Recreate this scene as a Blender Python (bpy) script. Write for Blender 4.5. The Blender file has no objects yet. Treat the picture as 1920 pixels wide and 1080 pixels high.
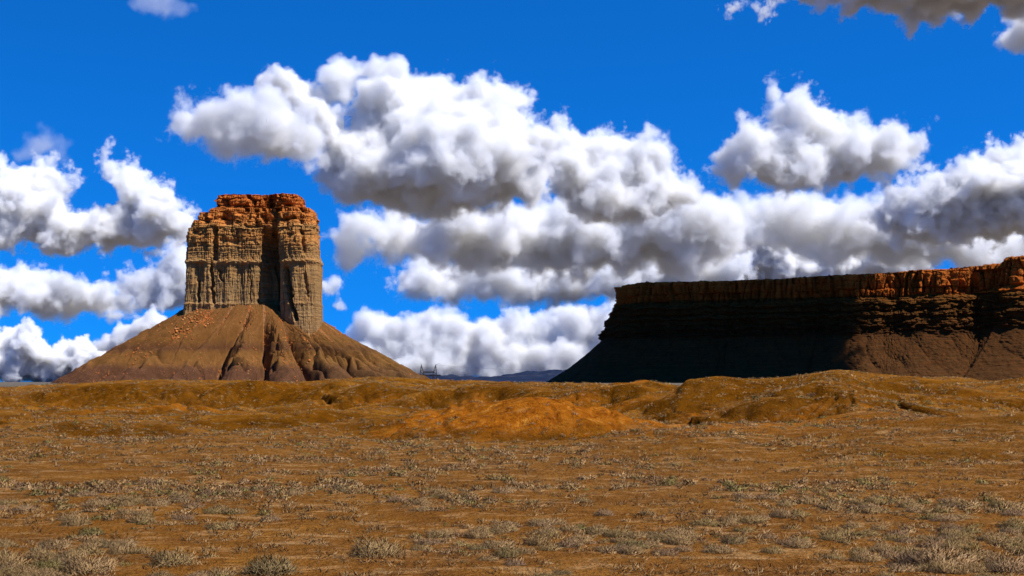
import bpy, bmesh, math, random, os
import numpy as np
from mathutils import Vector

# ------------------------------------------------------------------ camera, sky, sun, exposure
sc = bpy.context.scene
F = 2600.0                       # focal length in photograph pixels (1920 wide)
HY = 716                         # row of the horizon
PITCH = math.atan((HY - 540) / F)
ZC = 3.0
cd = bpy.data.cameras.new('camera'); cam = bpy.data.objects.new('camera', cd); sc.collection.objects.link(cam); sc.camera = cam
cd.sensor_width = 36; cd.lens = F / 1920 * 36; cd.clip_start = .5; cd.clip_end = 300000
cam.location = (0, 0, ZC); cam.rotation_euler = (math.pi / 2 + PITCH, 0, 0)
EL, AZ = math.radians(54), math.radians(64)
w = bpy.data.worlds.new('World'); sc.world = w; w.use_nodes = True; nt = w.node_tree; nt.nodes.clear()
out = nt.nodes.new('ShaderNodeOutputWorld'); bg = nt.nodes.new('ShaderNodeBackground'); sky = nt.nodes.new('ShaderNodeTexSky')
sky.sky_type = 'NISHITA'; sky.sun_disc = False; sky.sun_elevation = EL; sky.sun_rotation = math.pi - AZ
sky.altitude = 1800; sky.air_density = 1; sky.dust_density = .1; sky.ozone_density = 3
tc = nt.nodes.new('ShaderNodeTexCoord'); mp = nt.nodes.new('ShaderNodeVectorMath'); mp.operation = 'MULTIPLY_ADD'
mp.inputs[1].default_value = (1, 1, 1.0); mp.inputs[2].default_value = (0, 0, .145)      # clear mountain air: no pale band at the horizon
mu = nt.nodes.new('ShaderNodeVectorMath'); mu.operation = 'MULTIPLY'; mu.inputs[1].default_value = (.06, 1.16, 2.5)   # the deep blue of a polarised sky
nt.links.new(tc.outputs['Generated'], mp.inputs[0]); nt.links.new(mp.outputs[0], sky.inputs['Vector'])
nt.links.new(sky.outputs[0], mu.inputs[0]); nt.links.new(mu.outputs[0], bg.inputs[0]); nt.links.new(bg.outputs[0], out.inputs[0])
bg.inputs[1].default_value = .0535
sd = bpy.data.lights.new('sun', 'SUN'); sd.energy = 5; sd.angle = math.radians(.5); sd.color = (1, .96, .90)
so = bpy.data.objects.new('sun', sd); sc.collection.objects.link(so)
S = Vector((math.cos(EL) * math.sin(AZ), -math.cos(EL) * math.cos(AZ), math.sin(EL)))
so.rotation_euler = S.to_track_quat('Z', 'Y').to_euler()
sc.view_settings.view_transform = 'Standard'; sc.view_settings.look = 'None'; sc.view_settings.exposure = .45; sc.view_settings.gamma = 1
cy = sc.cycles; VB = int(os.environ.get('VB', 7)); cy.max_bounces = 8; cy.volume_bounces = VB; cy.transparent_max_bounces = 64; cy.diffuse_bounces = 2
cy.use_denoising = True; cy.volume_max_steps = 512

ONLY = os.environ.get('ONLY', '')      # quick tests
def want(k): return not ONLY or k in ONLY

# ------------------------------------------------------------------ helpers
def P(px, py, Y):
    "the point at depth Y seen at pixel (px, py)"
    u = (px - 960) / F; v = (540 - py) / F
    d = Vector((u, math.cos(PITCH) - v * math.sin(PITCH), math.sin(PITCH) + v * math.cos(PITCH)))
    d *= Y / d.y
    return Vector((d.x, d.y, d.z + ZC))
def proj(x, y, z):
    z = z - ZC
    f = y * math.cos(PITCH) + z * math.sin(PITCH); v = -y * math.sin(PITCH) + z * math.cos(PITCH)
    return 960 + F * x / f, 540 - F * v / f
def _h(ix, iy, iz, s):
    h = (ix.astype(np.uint32) * np.uint32(374761393) + iy.astype(np.uint32) * np.uint32(668265263) + iz.astype(np.uint32) * np.uint32(2147483647) + np.uint32((s * 974711) & 0xffffffff))
    h = (h ^ (h >> np.uint32(13))) * np.uint32(1274126177); h = h ^ (h >> np.uint32(16)); h = h * np.uint32(2246822519); return h ^ (h >> np.uint32(15))
def hsh(ix, iy=0, iz=0, s=0):
    ix, iy, iz = np.broadcast_arrays(np.asarray(ix), np.asarray(iy), np.asarray(iz))
    return (_h(ix.astype(np.int64), iy.astype(np.int64), iz.astype(np.int64), s) & np.uint32(65535)).astype(float) / 65535
def vn3(x, y, z, s=0):
    x, y, z = np.broadcast_arrays(np.asarray(x, float), np.asarray(y, float), np.asarray(z, float))
    ix = np.floor(x).astype(np.int64); iy = np.floor(y).astype(np.int64); iz = np.floor(z).astype(np.int64)
    fx = x - ix; fy = y - iy; fz = z - iz
    q = lambda t: t * t * t * (t * (t * 6 - 15) + 10)
    ux, uy, uz = q(fx), q(fy), q(fz); r = 0
    for a in (0, 1):
        for b in (0, 1):
            for c in (0, 1):
                h = _h(ix + a, iy + b, iz + c, s)
                gx = (h & np.uint32(1023)).astype(float) / 511.5 - 1; gy = ((h >> np.uint32(10)) & np.uint32(1023)).astype(float) / 511.5 - 1; gz = ((h >> np.uint32(20)) & np.uint32(1023)).astype(float) / 511.5 - 1
                r = r + (gx * (fx - a) + gy * (fy - b) + gz * (fz - c)) * (ux if a else 1 - ux) * (uy if b else 1 - uy) * (uz if c else 1 - uz)
    return r * 1.5
def fbm(x, y, z=0., o=4, s=0, g=.5):
    r = 0; A = 1
    for i in range(o):
        r = r + A * vn3(x, y, z, s + i); x = x * 2.03 + 7.1; y = y * 2.03 + 3.7; z = z * 2.03 + 1.9; A *= g
    return r
def sst(a, b, x):
    t = np.clip((x - a) / (b - a), 0, 1); return t * t * (3 - 2 * t)
def itp(x, pts): return np.interp(x, [p[0] for p in pts], [p[1] for p in pts])

def link(ob): sc.collection.objects.link(ob); return ob
def tag(o, label=None, cat=None, group=None, kind=None):
    if label: o['label'] = label
    if cat: o['category'] = cat
    if group: o['group'] = group
    if kind: o['kind'] = kind
    return o
def mesh_np(name, v, f, mat=None, smooth=True, attrs=None):
    "v (n,3); f (m,k) with one k"
    me = bpy.data.meshes.new(name); k = f.shape[1]
    me.vertices.add(len(v)); me.vertices.foreach_set('co', np.ascontiguousarray(v, np.float32).ravel())
    me.loops.add(f.size); me.loops.foreach_set('vertex_index', np.ascontiguousarray(f, np.int32).ravel())
    me.polygons.add(len(f)); me.polygons.foreach_set('loop_start', np.arange(0, f.size, k, dtype=np.int32))
    me.polygons.foreach_set('use_smooth', np.full(len(f), smooth))
    for a, d in (attrs or {}).items():
        if d.ndim == 1:
            at = me.attributes.new(a, 'FLOAT', 'POINT'); at.data.foreach_set('value', d.astype(np.float32))
        else:
            at = me.attributes.new(a, 'FLOAT_COLOR', 'POINT'); at.data.foreach_set('color', np.concatenate([d, np.ones((len(d), 1))], 1).astype(np.float32).ravel())
    me.update(calc_edges=True); me.validate()
    if mat: me.materials.append(mat)
    return me
def grid_faces(nr, nc, closed=False):
    i = np.arange(nr - 1)[:, None]; j = np.arange(nc if closed else nc - 1)[None, :]
    a = i * nc + j; b = i * nc + (j + 1) % nc
    return np.stack([a, b, b + nc, a + nc], -1).reshape(-1, 4)
def obj(name, me, parent=None, loc=None):
    o = link(bpy.data.objects.new(name, me))
    if parent: o.parent = parent
    if loc is not None: o.location = loc
    return o
def ico(sub=2):
    bm = bmesh.new(); bmesh.ops.create_icosphere(bm, subdivisions=sub, radius=1)
    v = np.array([q.co[:] for q in bm.verts]); f = np.array([[q.index for q in p.verts] for p in bm.faces]); bm.free(); return v, f
IV, IF = ico(2)

# ------------------------------------------------------------------ materials
class M:
    "tiny node builder"
    def __init__(s, name, rough=.95):
        s.m = bpy.data.materials.new(name); s.m.use_nodes = True; s.n = s.m.node_tree; s.b = s.n.nodes['Principled BSDF']
        s.b.inputs['Roughness'].default_value = rough; s.b.inputs['Specular IOR Level'].default_value = 0.05
        s.tc = s.n.nodes.new('ShaderNodeTexCoord'); s.co = s.tc.outputs['Object']
    def new(s, t, **k):
        q = s.n.nodes.new(t)
        for a, v in k.items(): setattr(q, a, v)
        return q
    def put(s, sock, v):
        if hasattr(v, 'links') or hasattr(v, 'is_output'): s.n.links.new(v, sock)
        else: sock.default_value = v
    def scale(s, v3, vec=None):
        q = s.new('ShaderNodeMapping'); s.put(q.inputs['Vector'], vec or s.co); q.inputs['Scale'].default_value = v3; return q.outputs[0]
    def noise(s, sc_, det=4, rough=.55, vec=None, dist=0.):
        q = s.new('ShaderNodeTexNoise'); s.put(q.inputs['Vector'], vec or s.co); q.inputs['Scale'].default_value = sc_; q.inputs['Detail'].default_value = det
        q.inputs['Roughness'].default_value = rough; q.inputs['Distortion'].default_value = dist; return q.outputs['Fac']
    def vor(s, sc_, vec=None, feat='F1'):
        q = s.new('ShaderNodeTexVoronoi', feature=feat); s.put(q.inputs['Vector'], vec or s.co); q.inputs['Scale'].default_value = sc_; return q
    def ramp(s, fac, pts, interp='LINEAR'):
        q = s.new('ShaderNodeValToRGB'); s.put(q.inputs[0], fac); e = q.color_ramp.elements; q.color_ramp.interpolation = interp
        while len(e) < len(pts): e.new(.5)
        for el, (p, c) in zip(e, pts):
            el.position = p; el.color = (*c, 1) if isinstance(c, tuple) else (c, c, c, 1)
        return q.outputs[0]
    def mr(s, v, a, b, c=0., d=1., smooth=False):
        q = s.new('ShaderNodeMapRange')
        if smooth: q.interpolation_type = 'SMOOTHSTEP'
        for i, x in enumerate((v, a, b, c, d)): s.put(q.inputs[i], x)
        return q.outputs[0]
    def math(s, op, a, b=0.):
        q = s.new('ShaderNodeMath', operation=op); s.put(q.inputs[0], a); s.put(q.inputs[1], b); return q.outputs[0]
    def mix(s, fac, a, b, mode='MIX'):
        q = s.new('ShaderNodeMix', data_type='RGBA', blend_type=mode)
        s.put(q.inputs[0], fac)
        for i, v in ((6, a), (7, b)): s.put(q.inputs[i], (*v, 1) if isinstance(v, tuple) else v)
        return q.outputs[2]
    def attr(s, name, out='Fac'):
        q = s.new('ShaderNodeAttribute'); q.attribute_name = name; return q.outputs[out]
    def bump(s, h, dist, strength=1.):
        q = s.new('ShaderNodeBump'); s.put(q.inputs['Height'], h); q.inputs['Distance'].default_value = dist; q.inputs['Strength'].default_value = strength
        s.n.links.new(q.outputs[0], s.b.inputs['Normal'])
    def col(s, c): s.put(s.b.inputs['Base Color'], (*c, 1) if isinstance(c, tuple) else c); return s.m

# ground: orange soil, dun soil, pale wash patches; 'mound' marks bare orange clay
def ground_material():
    m = M('desert_soil')
    big = m.noise(.035, 5, .6); mid = m.noise(.35, 5, .65); streak = m.noise(1., 6, .7, m.scale((.6, 1.1, 1)), .4); fine = m.noise(6, 4, .7)
    base = m.ramp(mid, [(.36, (.14, .046, .003)), (.5, (.25, .089, .005)), (.64, (.36, .145, .015))])
    dun = m.ramp(fine, [(.3, (.15, .062, .017)), (.7, (.29, .134, .044))])
    c = m.mix(m.mr(big, .42, .62, 0., .35), base, dun)
    c = m.mix(m.mr(m.attr('wash'), .3, 1., 0., .45), c, dun)
    pale = m.math('MULTIPLY', m.mr(streak, .52, .66), m.attr('wash'))
    c = m.mix(m.math('MULTIPLY', pale, .8), c, (.50, .27, .10))
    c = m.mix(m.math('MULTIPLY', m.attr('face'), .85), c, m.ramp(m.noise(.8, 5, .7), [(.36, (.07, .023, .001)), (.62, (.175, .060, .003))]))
    c = m.mix(m.attr('mound'), c, m.ramp(m.noise(1.2, 5, .7), [(.32, (.20, .05, .004)), (.55, (.42, .13, .009)), (.75, (.66, .29, .045))]))
    st = m.vor(2.2); grit = m.mr(st.outputs['Distance'], .0, .16, 1., 0.)
    c = m.mix(m.math('MULTIPLY', grit, m.mr(m.noise(.5, 3), .5, .62)), c, (.46, .27, .12))
    c = m.mix(m.mr(m.noise(2.5, 5, .75), .56, .68, 0., .6), c, (.07, .028, .004))
    c = m.mix(m.mr(m.noise(1.1, 6, .8), .57, .68, 0., .7), c, (.38, .24, .10))
    m.b.inputs['Specular IOR Level'].default_value = 0
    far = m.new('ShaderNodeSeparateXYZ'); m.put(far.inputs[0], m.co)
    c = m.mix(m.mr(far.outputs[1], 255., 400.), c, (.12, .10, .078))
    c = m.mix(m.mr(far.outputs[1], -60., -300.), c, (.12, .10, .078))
    m.bump(m.math('ADD', m.math('MULTIPLY', fine, .3), m.noise(1.5, 6, .75)), .45)
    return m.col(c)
def strata_material(name, zt, stops, soft=.02, dark=.5, vscale=.12, top=None):
    m = M(name)
    sp = m.new('ShaderNodeSeparateXYZ'); m.put(sp.inputs[0], m.co); z = sp.outputs[2]
    wob = m.noise(.012, 4, .5)
    t = m.math('ADD', m.math('DIVIDE', z, zt), m.mr(wob, 0., 1., -soft, soft))
    c = m.ramp(t, stops)
    lay = m.noise(1., 3, .7, m.scale((.006, .006, .33)))
    lay2 = m.noise(1., 2, .6, m.scale((.02, .02, 1.1)))
    stn = m.noise(1., 4, .65, m.scale((vscale, vscale, .012)))
    pat = m.noise(.05, 5, .65)
    c = m.mix(m.mr(lay, .38, .62, .0, .55), c, m.mix(1., c, (.50, .50, .52), 'MULTIPLY'))
    c = m.mix(m.mr(lay2, .5, .7, 0., .35), c, m.mix(1., c, (1.5, 1.4, 1.25), 'MULTIPLY'))
    c = m.mix(m.mr(stn, .5, .66, 0., dark), c, m.mix(1., c, (.42, .40, .42), 'MULTIPLY'))
    c = m.mix(m.mr(pat, .45, .68, 0., .5), c, m.mix(1., c, (1.35, 1.05, .75), 'MULTIPLY'))
    if top: c = m.mix(m.attr('plateau'), c, top)
    m.bump(m.math('ADD', m.math('MULTIPLY', lay2, .8), m.math('ADD', stn, m.noise(.25, 5, .7))), 3.0)
    return m.col(c)

# ------------------------------------------------------------------ terrain
def X(px, d): return (px - 960) / F * d
def bumpf(x, y, px, d, wx, wy, h, p=1.0, rot=0.):
    dx = x - X(px, d); dy = y - d; c, s = math.cos(rot), math.sin(rot)
    u = (dx * c + dy * s) / wx; v = (-dx * s + dy * c) / wy
    return h * np.exp(-(u * u + v * v) ** p)
SKYL = [(0, -0.744), (100, -0.553), (200, -0.348), (300, -0.169), (400, -0.161), (500, -0.271), (600, -0.73), (650, -0.608), (700, -0.515), (760, -0.684), (810, -1.069), (850, -1.047), (900, -0.628), (960, -0.689), (1020, -0.683), (1100, -0.885), (1200, -1.054), (1300, -1.926), (1400, -1.488), (1480, -1.245), (1540, -0.826), (1590, -0.769), (1640, -1.143), (1700, -1.039), (1800, -0.746), (1920, -0.686)]
def ground_h(x, y, full=False):
    d = np.hypot(x, np.maximum(y, 0)); wx = fbm(x / 30, y / 30, 0., 3, 11) * 7; wy = fbm(x / 22, y / 22, 5., 3, 12) * 6
    X0, Y0 = x, y; x = x + wx * .6; y = y + wy
    px = 960 + F * X0 / np.maximum(Y0, 20)
    px = px + fbm(x / 14, y / 14, 2., 3, 40) * 40
    # back ridge: foot and crest depth vary along the view
    foot = itp(px, [(-400, 156), (0, 154), (420, 156), (600, 146), (900, 116), (1150, 88), (1300, 68), (1650, 63), (1850, 70), (2300, 76)]) + fbm(x / 16, 0., 7., 2, 45) * 7
    top = foot + itp(px, [(-400, 20), (500, 20), (700, 22), (1000, 26), (1250, 32), (1500, 32), (1900, 30), (2300, 32)])
    t = np.clip((y - foot) / (top - foot), 0, 1)
    rt = itp(px, [(-400, 2.7), (0, 2.75), (250, 3.15), (600, 3.15), (900, 3.25), (1250, 3.3), (1500, 3.45), (1900, 3.35), (2300, 3.6)])
    prof = t * t * (3 - 2 * t); prof = .3 * t + .7 * prof
    dip = itp(px, [(-400, -.7), (500, -.6), (900, -.35), (1150, 0), (2300, 0)]) * sst(95, 145, y)
    h = rt * prof + dip * (1 - prof)
    h = h + bumpf(x, y, 720, 186, 11, 10, .85)                    # swell behind the near mound
    h = h + bumpf(x, y, 1585, 196, 11, 16, 1.5) + bumpf(x, y, 1700, 196, 16, 16, .5)
    mnd = bumpf(x, y, 865, 77, 6.5, 6.0, 1.12, 1.5, -.08)
    mnd2 = bumpf(x, y, 1080, 79, 6.5, 6, 1.0, 1.4, -.25) + bumpf(x, y, 1200, 82, 4.5, 4, .8, 1.3, -.3)
    mnd3 = bumpf(x, y, 290, 118, 9, 4.6, 1.2, 1.3)
    mnd4 = bumpf(x, y, 1260, 150, 7, 9, .6, 1.2)
    h = h + mnd + mnd2 + mnd3 + mnd4
    h = h + bumpf(x, y, 1360, 66, 8, 4, .6) + bumpf(x, y, 2050, 62, 11, 10, 1.35) + bumpf(x, y, 480, 100, 10, 5, .6) + bumpf(x, y, 60, 108, 9, 6, .7) + bumpf(x, y, 650, 128, 9, 6, 1.0)
    for k_ in range(34):                                          # low swells scattered between the plain and the ridge
        r_ = random.Random(700 + k_); q_ = 54 + 126 * r_.random() ** .8
        h = h + bumpf(x, y, r_.uniform(-250, 2200), q_, r_.uniform(4, 10), r_.uniform(2.5, 5), r_.uniform(.25, 1.0) * min(1, q_ / 120), 1.5, r_.uniform(-.5, .5))
    zone = sst(46, 70, y) * (1 - sst(185, 215, y))
    h = h + (.25 - np.abs(vn3(x / 13, y / 20, 4., 47))) * 1.1 * zone + (.2 - np.abs(vn3((x + y * .4) / 5.5, y / 9, 5., 48))) * .38 * zone
    slope = sst(.02, .3, prof) * (1 - sst(.75, 1., prof)) + np.clip(mnd + mnd2 + mnd3, 0, 1) * .6
    # gullies running down the faces (towards the camera)
    gw = fbm(x / 9, y / 9, 1., 3, 20) * 4
    g = np.abs(vn3((x + gw) / 9, y / 34., 0., 21)); g2 = np.abs(vn3((x + gw) / 2.6, y / 9., 0., 22))
    h = h - (np.clip(.17 - g, 0, 1) / .17) ** 1.2 * .95 * slope - (np.clip(.16 - g2, 0, 1) / .16) ** 1.2 * .42 * slope - (.3 - np.abs(vn3((x + gw) / .9, y / 5, 3., 24))) * .16 * slope
    h = h + fbm(x / 7, y / 7, 3., 4, 30) * .22 * sst(40, 90, d) + fbm(x / 1.6, y / 1.6, 3., 3, 33) * .05
    h = h + itp(960 + F * X0 / np.maximum(Y0, 20), SKYL) * prof
    h = h * (1 - sst(235, 420, d)) * sst(12, 45, d) + fbm(X0 / 5, Y0 / 5, 9., 3, 35) * .05
    if full:
        mm = np.clip(mnd * 1.15 - .28 + fbm(x / 2, y / 2, 0., 3, 41) * .35, 0, 1) + np.clip(mnd2 * 1.3 - .35 + fbm(x / 2, y / 2, 0., 3, 42) * .4, 0, 1) * .9 + np.clip(mnd3 * 1.1 - .4 + fbm(x / 2, y / 2, 0., 3, 43) * .4, 0, 1) * .75 + np.clip(mnd4 * 2.2 - .5, 0, 1)
        mm = mm + np.clip(fbm(x / 9, y / 9, 0., 3, 44) - .28, 0, 1) * 1.4 * slope + bumpf(x, y, 1460, 66, 8, 4, .5)
        wash = 1 - sst(55, 110, d) * .75
        return h, np.clip(mm, 0, 1), wash, slope
    return h
if want('ground'):
    ang = np.concatenate([np.linspace(-180, -32, 60)[:-1], np.linspace(-32, 32, 1000), np.linspace(32, 180, 60)[1:-1]]) * math.pi / 180
    r = np.concatenate([[.01, 3, 8], np.geomspace(13, 260, 640), np.geomspace(270, 1000, 30), np.geomspace(1200, 90000, 24)])
    A, R = np.meshgrid(ang, r); gx = R * np.sin(A); gy = R * np.cos(A)
    gh, gm, gwsh, gsl = ground_h(gx.ravel(), gy.ravel(), True)
    v = np.stack([gx.ravel(), gy.ravel(), gh], 1)
    dr = np.gradient(gh.reshape(gx.shape), r, axis=0); dr = dr + .5 * np.roll(dr, 3, 0) + .5 * np.roll(dr, -3, 0); gsl = (sst(.03, .22, dr * .5) * (1 - sst(220, 240, R))).ravel()     # bare earth on the steep faces, its colour darkened to add relief shade
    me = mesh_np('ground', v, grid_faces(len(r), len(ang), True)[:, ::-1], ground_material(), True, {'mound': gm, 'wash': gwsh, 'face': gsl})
    tag(obj('ground', me), kind='structure')

# ------------------------------------------------------------------ butte
BY = 2600.
def scr(px): return px - 960.          # metres at depth BY
LEFT = [(0, 345), (103, 347), (141, 350), (226, 353), (250, 354), (272, 354), (286, 355), (287, 362), (301, 363), (302, 372), (316, 373), (317, 388), (326, 390), (327, 402), (352, 404), (354, 412)]
RIGHT = [(0, 606), (103, 605), (226, 602), (236, 598), (250, 597), (286, 595), (302, 591), (316, 588), (325, 585), (326, 562), (352, 561), (354, 560)]
TOPZ = 351.
FP_LOW = [(353, 60), (352, 22), (360, 6), (400, 0), (440, 4), (470, 2), (492, 5), (504, 12), (508, 52), (515, 74), (527, 76), (534, 42), (537, -10), (548, -20), (575, -24), (596, -16), (604, 4), (606, 60), (596, 130), (560, 168), (480, 178), (400, 168), (362, 130)]
FP_TOP = [(353, 60), (352, 22), (360, 6), (400, 0), (440, 4), (470, 2), (492, 3), (503, 5), (511, 9), (519, 20), (527, 20), (533, 8), (538, -4), (548, -8), (575, -10), (596, -6), (604, 8), (606, 60), (596, 130), (560, 168), (480, 178), (400, 168), (362, 130)]
CRACKS = [  # px0, py0, px1, py1, half width, depth
    (411, 432, 413, 492, 4.5, 14), (404, 492, 411, 570, 3, 12), (420, 508, 426, 530, 2.5, 8), (382, 497, 383, 530, 8, 5), (381, 530, 384, 568, 2.5, 9),
    (545, 508, 556, 560, 5, 20), (556, 560, 568, 602, 3.2, 18), (502, 430, 498, 570, 4, 14), (574, 440, 580, 480, 3, 9), (582, 520, 588, 560, 2.5, 7), (484, 396, 484, 420, 4, 10),
    (440, 405, 441, 440, 2, 6), (356, 500, 354, 575, 3, 6), (478, 500, 479, 575, 1.2, 3), (424, 400, 432, 425, 9, 12), (498, 405, 506, 422, 6, 12), (510, 380, 508, 400, 4, 9), (420, 372, 424, 385, 7, 7), (500, 372, 503, 384, 6, 7), (530, 374, 545, 388, 8, 8), (474, 376, 476, 390, 4, 6)]
def resample(pts, n, smooth=2, closed=True):
    p = np.array(pts, float)
    for _ in range(smooth):
        if closed: q = np.roll(p, -1, 0); p = np.stack([p * .75 + q * .25, p * .25 + q * .75], 1).reshape(-1, 2)
        else:
            q = p[1:]; r = p[:-1]; m = np.stack([r * .75 + q * .25, r * .25 + q * .75], 1).reshape(-1, 2); p = np.concatenate([p[:1], m, p[-1:]])
    if closed: p = np.concatenate([p, p[:1]])
    L = np.concatenate([[0], np.cumsum(np.hypot(*np.diff(p, axis=0).T))])
    t = np.linspace(0, L[-1], n, endpoint=not closed)
    return np.stack([np.interp(t, L, p[:, 0]), np.interp(t, L, p[:, 1])], 1), L[-1]
def blocks(u, z, cw, ch, s, jit=.5):
    "random offset per joint-bounded block: rows of height ch, columns of width cw shifted per row; returns value and edge groove"
    row = np.floor(z / ch); sh = hsh(row, 7, 0, s) * cw * 9; k = (u + sh) / (cw * (.6 + .8 * hsh(row, 3, 0, s)))
    col = np.floor(k); fr = k - col; fz = z / ch - row
    val = hsh(row, col, 1, s)
    e = np.minimum(np.minimum(fr, 1 - fr) * cw, np.minimum(fz, 1 - fz) * ch)
    return val, e
def build_butte():
    n, nz = 1500, 420
    lo, L = resample(FP_LOW, 1, 2); n0 = 1500
    def dense(fp):
        p = np.array(fp, float); q = []
        k = len(p)
        return p
    # resample both footprints with the same parameter so they morph
    def par(fp, tt):
        p = np.array(fp, float)
        for _ in range(2): q = np.roll(p, -1, 0); p = np.stack([p * .75 + q * .25, p * .25 + q * .75], 1).reshape(-1, 2)
        p = np.concatenate([p, p[:1]]); return np.stack([np.interp(tt, np.linspace(0, 1, len(p)), p[:, 0]), np.interp(tt, np.linspace(0, 1, len(p)), p[:, 1])], 1)
    base, _ = resample(FP_LOW, 4, 0)
    # arc-length table on the low footprint, denser at the front
    tt0 = np.linspace(0, 1, 6000); pl = par(FP_LOW, tt0); seg = np.hypot(*np.diff(pl, axis=0).T) * np.where(pl[:-1, 1] > 90, .25, 1.)
    L = np.concatenate([[0], np.cumsum(seg)]); tt = np.interp(np.linspace(0, L[-1], n, endpoint=False), L, tt0)
    lo, hi = par(FP_LOW, tt), par(FP_TOP, tt)
    z = np.linspace(60, TOPZ, nz)
    Z, I = np.meshgrid(z, np.arange(n), indexing='ij')
    U = np.interp(I, np.arange(n), np.concatenate([[0], np.cumsum(np.hypot(*np.diff(lo, axis=0).T))]))
    m = (1 - sst(255, 300, Z))[..., None]
    p = lo[I] * m + hi[I] * (1 - m)
    sl = np.interp(z, *zip(*LEFT))[:, None]; sr = np.interp(z, *zip(*RIGHT))[:, None]
    k = (p[..., 0] - 352) / (606 - 352); X_ = sl + k * (sr - sl)
    wid = (sr - sl) / 254
    inset = (1 - wid) * 75 + itp(z, [(0, -6), (226, 0), (285, 3), (287, 6), (301, 8), (303, 12), (316, 14), (317, 19), (326, 20), (327, 24), (352, 26)])[:, None] * .4
    Y_ = np.where(p[..., 1] < 90, p[..., 1] + inset, p[..., 1] - inset)
    # outward normal in plan
    dx = np.roll(X_, -1, 1) - np.roll(X_, 1, 1); dy = np.roll(Y_, -1, 1) - np.roll(Y_, 1, 1); l = np.hypot(dx, dy) + 1e-6
    nx, ny = dy / l, -dx / l
    if nx[0, np.argmax(X_[0])] < 0: nx, ny = -nx, -ny
    up = sst(230, 300, Z); mid = sst(215, 228, Z) * (1 - up); lowr = 1 - sst(210, 226, Z)
    Zw = Z + fbm(U / 60, Z / 200, 0., 3, 50) * 5
    d = np.zeros_like(Z)
    # hard and soft beds
    bed = hsh(np.floor(Zw / 9.5), 1, 0, 51); bed2 = hsh(np.floor(Zw / 3.6 + .3), 2, 0, 52)
    d += (bed - .5) * (5.0 * up + 3.2 * mid + .8 * lowr) + (bed2 - .5) * (2.2 * up + 1.8 * mid + .5 * lowr)
    # joint blocks
    for cw, ch, a, s in ((17, 15, 6.5, 60), (8, 7.5, 4.2, 61), (4.2, 4, 2.0, 62)):
        v, e = blocks(U + fbm(U / 12, Z / 12, 0., 2, s) * 1.2, Zw + fbm(U / 25, Z / 20, 3., 2, s + 5) * 1.5, cw, ch, s)
        d += (v - .5) * a * (up * (1 - .35 * sst(305, 318, Z)) + .28 * mid + .04 * lowr) - np.clip(1 - e / 1.0, 0, 1) * a * .38 * (up + .5 * mid + .1 * lowr)
    # fluted lower wall
    d += fbm(U / 26, Z / 160, 0., 3, 70) * 7 * (.55 + .45 * lowr)
    fl = np.abs(vn3(U / 9, Z / 90, 1., 71)); d -= np.clip(.16 - fl, 0, 1) / .16 * 2.6 * (lowr * .9 + mid * .8 + up * .6) * sst(-.2, .35, vn3(U / 30, Z / 45, 2., 77))
    fl = np.abs(vn3(U / 4, Z / 55, 4., 72)); d -= np.clip(.2 - fl, 0, 1) / .2 * 1.2 * (lowr + mid)
    d += fbm(U / 5, Z / 5, 6., 4, 73) * .7
    d += (np.exp(-((Z - 222) / 4) ** 2) * 3.5 + np.exp(-((Z - 143) / 2.5) ** 2) * 2) * (1 + .8 * vn3(U / 6, Z / 3, 0., 74))     # two marked ledges
    d -= np.clip(vn3(U / 20, Z / 14, 8., 75) - .12, 0, 1) * 26 * up            # caves under the rim
    front = Y_ < 70
    d += (np.exp(-((X_ - 509.5) / 2.6) ** 2) * 26 + np.exp(-((X_ - 520 - (250 - Z) * .03) / 1.6) ** 2) * 9) * (1 - sst(180, 235, Z)) * (Y_ > 30) * (Y_ < 80)
    scx, scy = proj(X_ - 960 + 0., BY + Y_, Z)                                  # where this point shows, to cut the joints seen in the photo
    for (x0, y0, x1, y1, hw, dp) in CRACKS:
        z0, z1 = (HY - y0), (HY - y1)
        t = (Z - z0) / (z1 - z0); cx = x0 + (x1 - x0) * np.clip(t, 0, 1) + fbm(Z / 11, 0., 0., 3, int(x0)) * 3
        # fade at both ends
        m_ = sst(-.12, .06, t) * (1 - sst(.94, 1.12, t))
        d -= dp * m_ * np.clip(1.5 - np.abs(X_ - cx) / hw * 1.0, 0, 1) * front
    X_ = X_ + nx * d * .5; Y_ = Y_ + ny * d
    z3 = Z + fbm(U / 7, Z / 7, 9., 3, 76) * .8
    V = np.stack([(X_ - 960) * 1.022, BY + Y_, z3 * 1.02 + 3], -1)
    # flat top: rings drawn in to the middle with rubble relief
    ctr = V[-1].mean(0); rings = []
    for s in (.96, .9, .8, .65, .45, .2, .02):
        q = ctr + (V[-1] - ctr) * s; q[:, 2] = (TOPZ + 1) * 1.02 + 3 + fbm(q[:, 0] / 9, q[:, 1] / 9, 0., 3, 78) * 2.5 * (s < .95); rings.append(q)
    V = np.concatenate([V, np.array(rings)])
    f = grid_faces(V.shape[0], n, True)
    V = V.reshape(-1, 3)
    mat = strata_material('butte_rock', TOPZ, [(0, (.36, .218, .095)), (.40, (.39, .228, .088)), (.56, (.40, .215, .075)), (.60, (.60, .28, .08)), (.635, (.46, .22, .065)), (.67, (.42, .225, .075)), (.70, (.58, .23, .055)), (.77, (.56, .19, .04)), (.84, (.54, .155, .03)), (.92, (.46, .115, .02)), (1, (.36, .08, .015))], .015, .55)
    c = Vector((-482, 2690, 60))
    return mesh_np('rock_tower', V - np.array(c), f, mat, False), c
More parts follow.
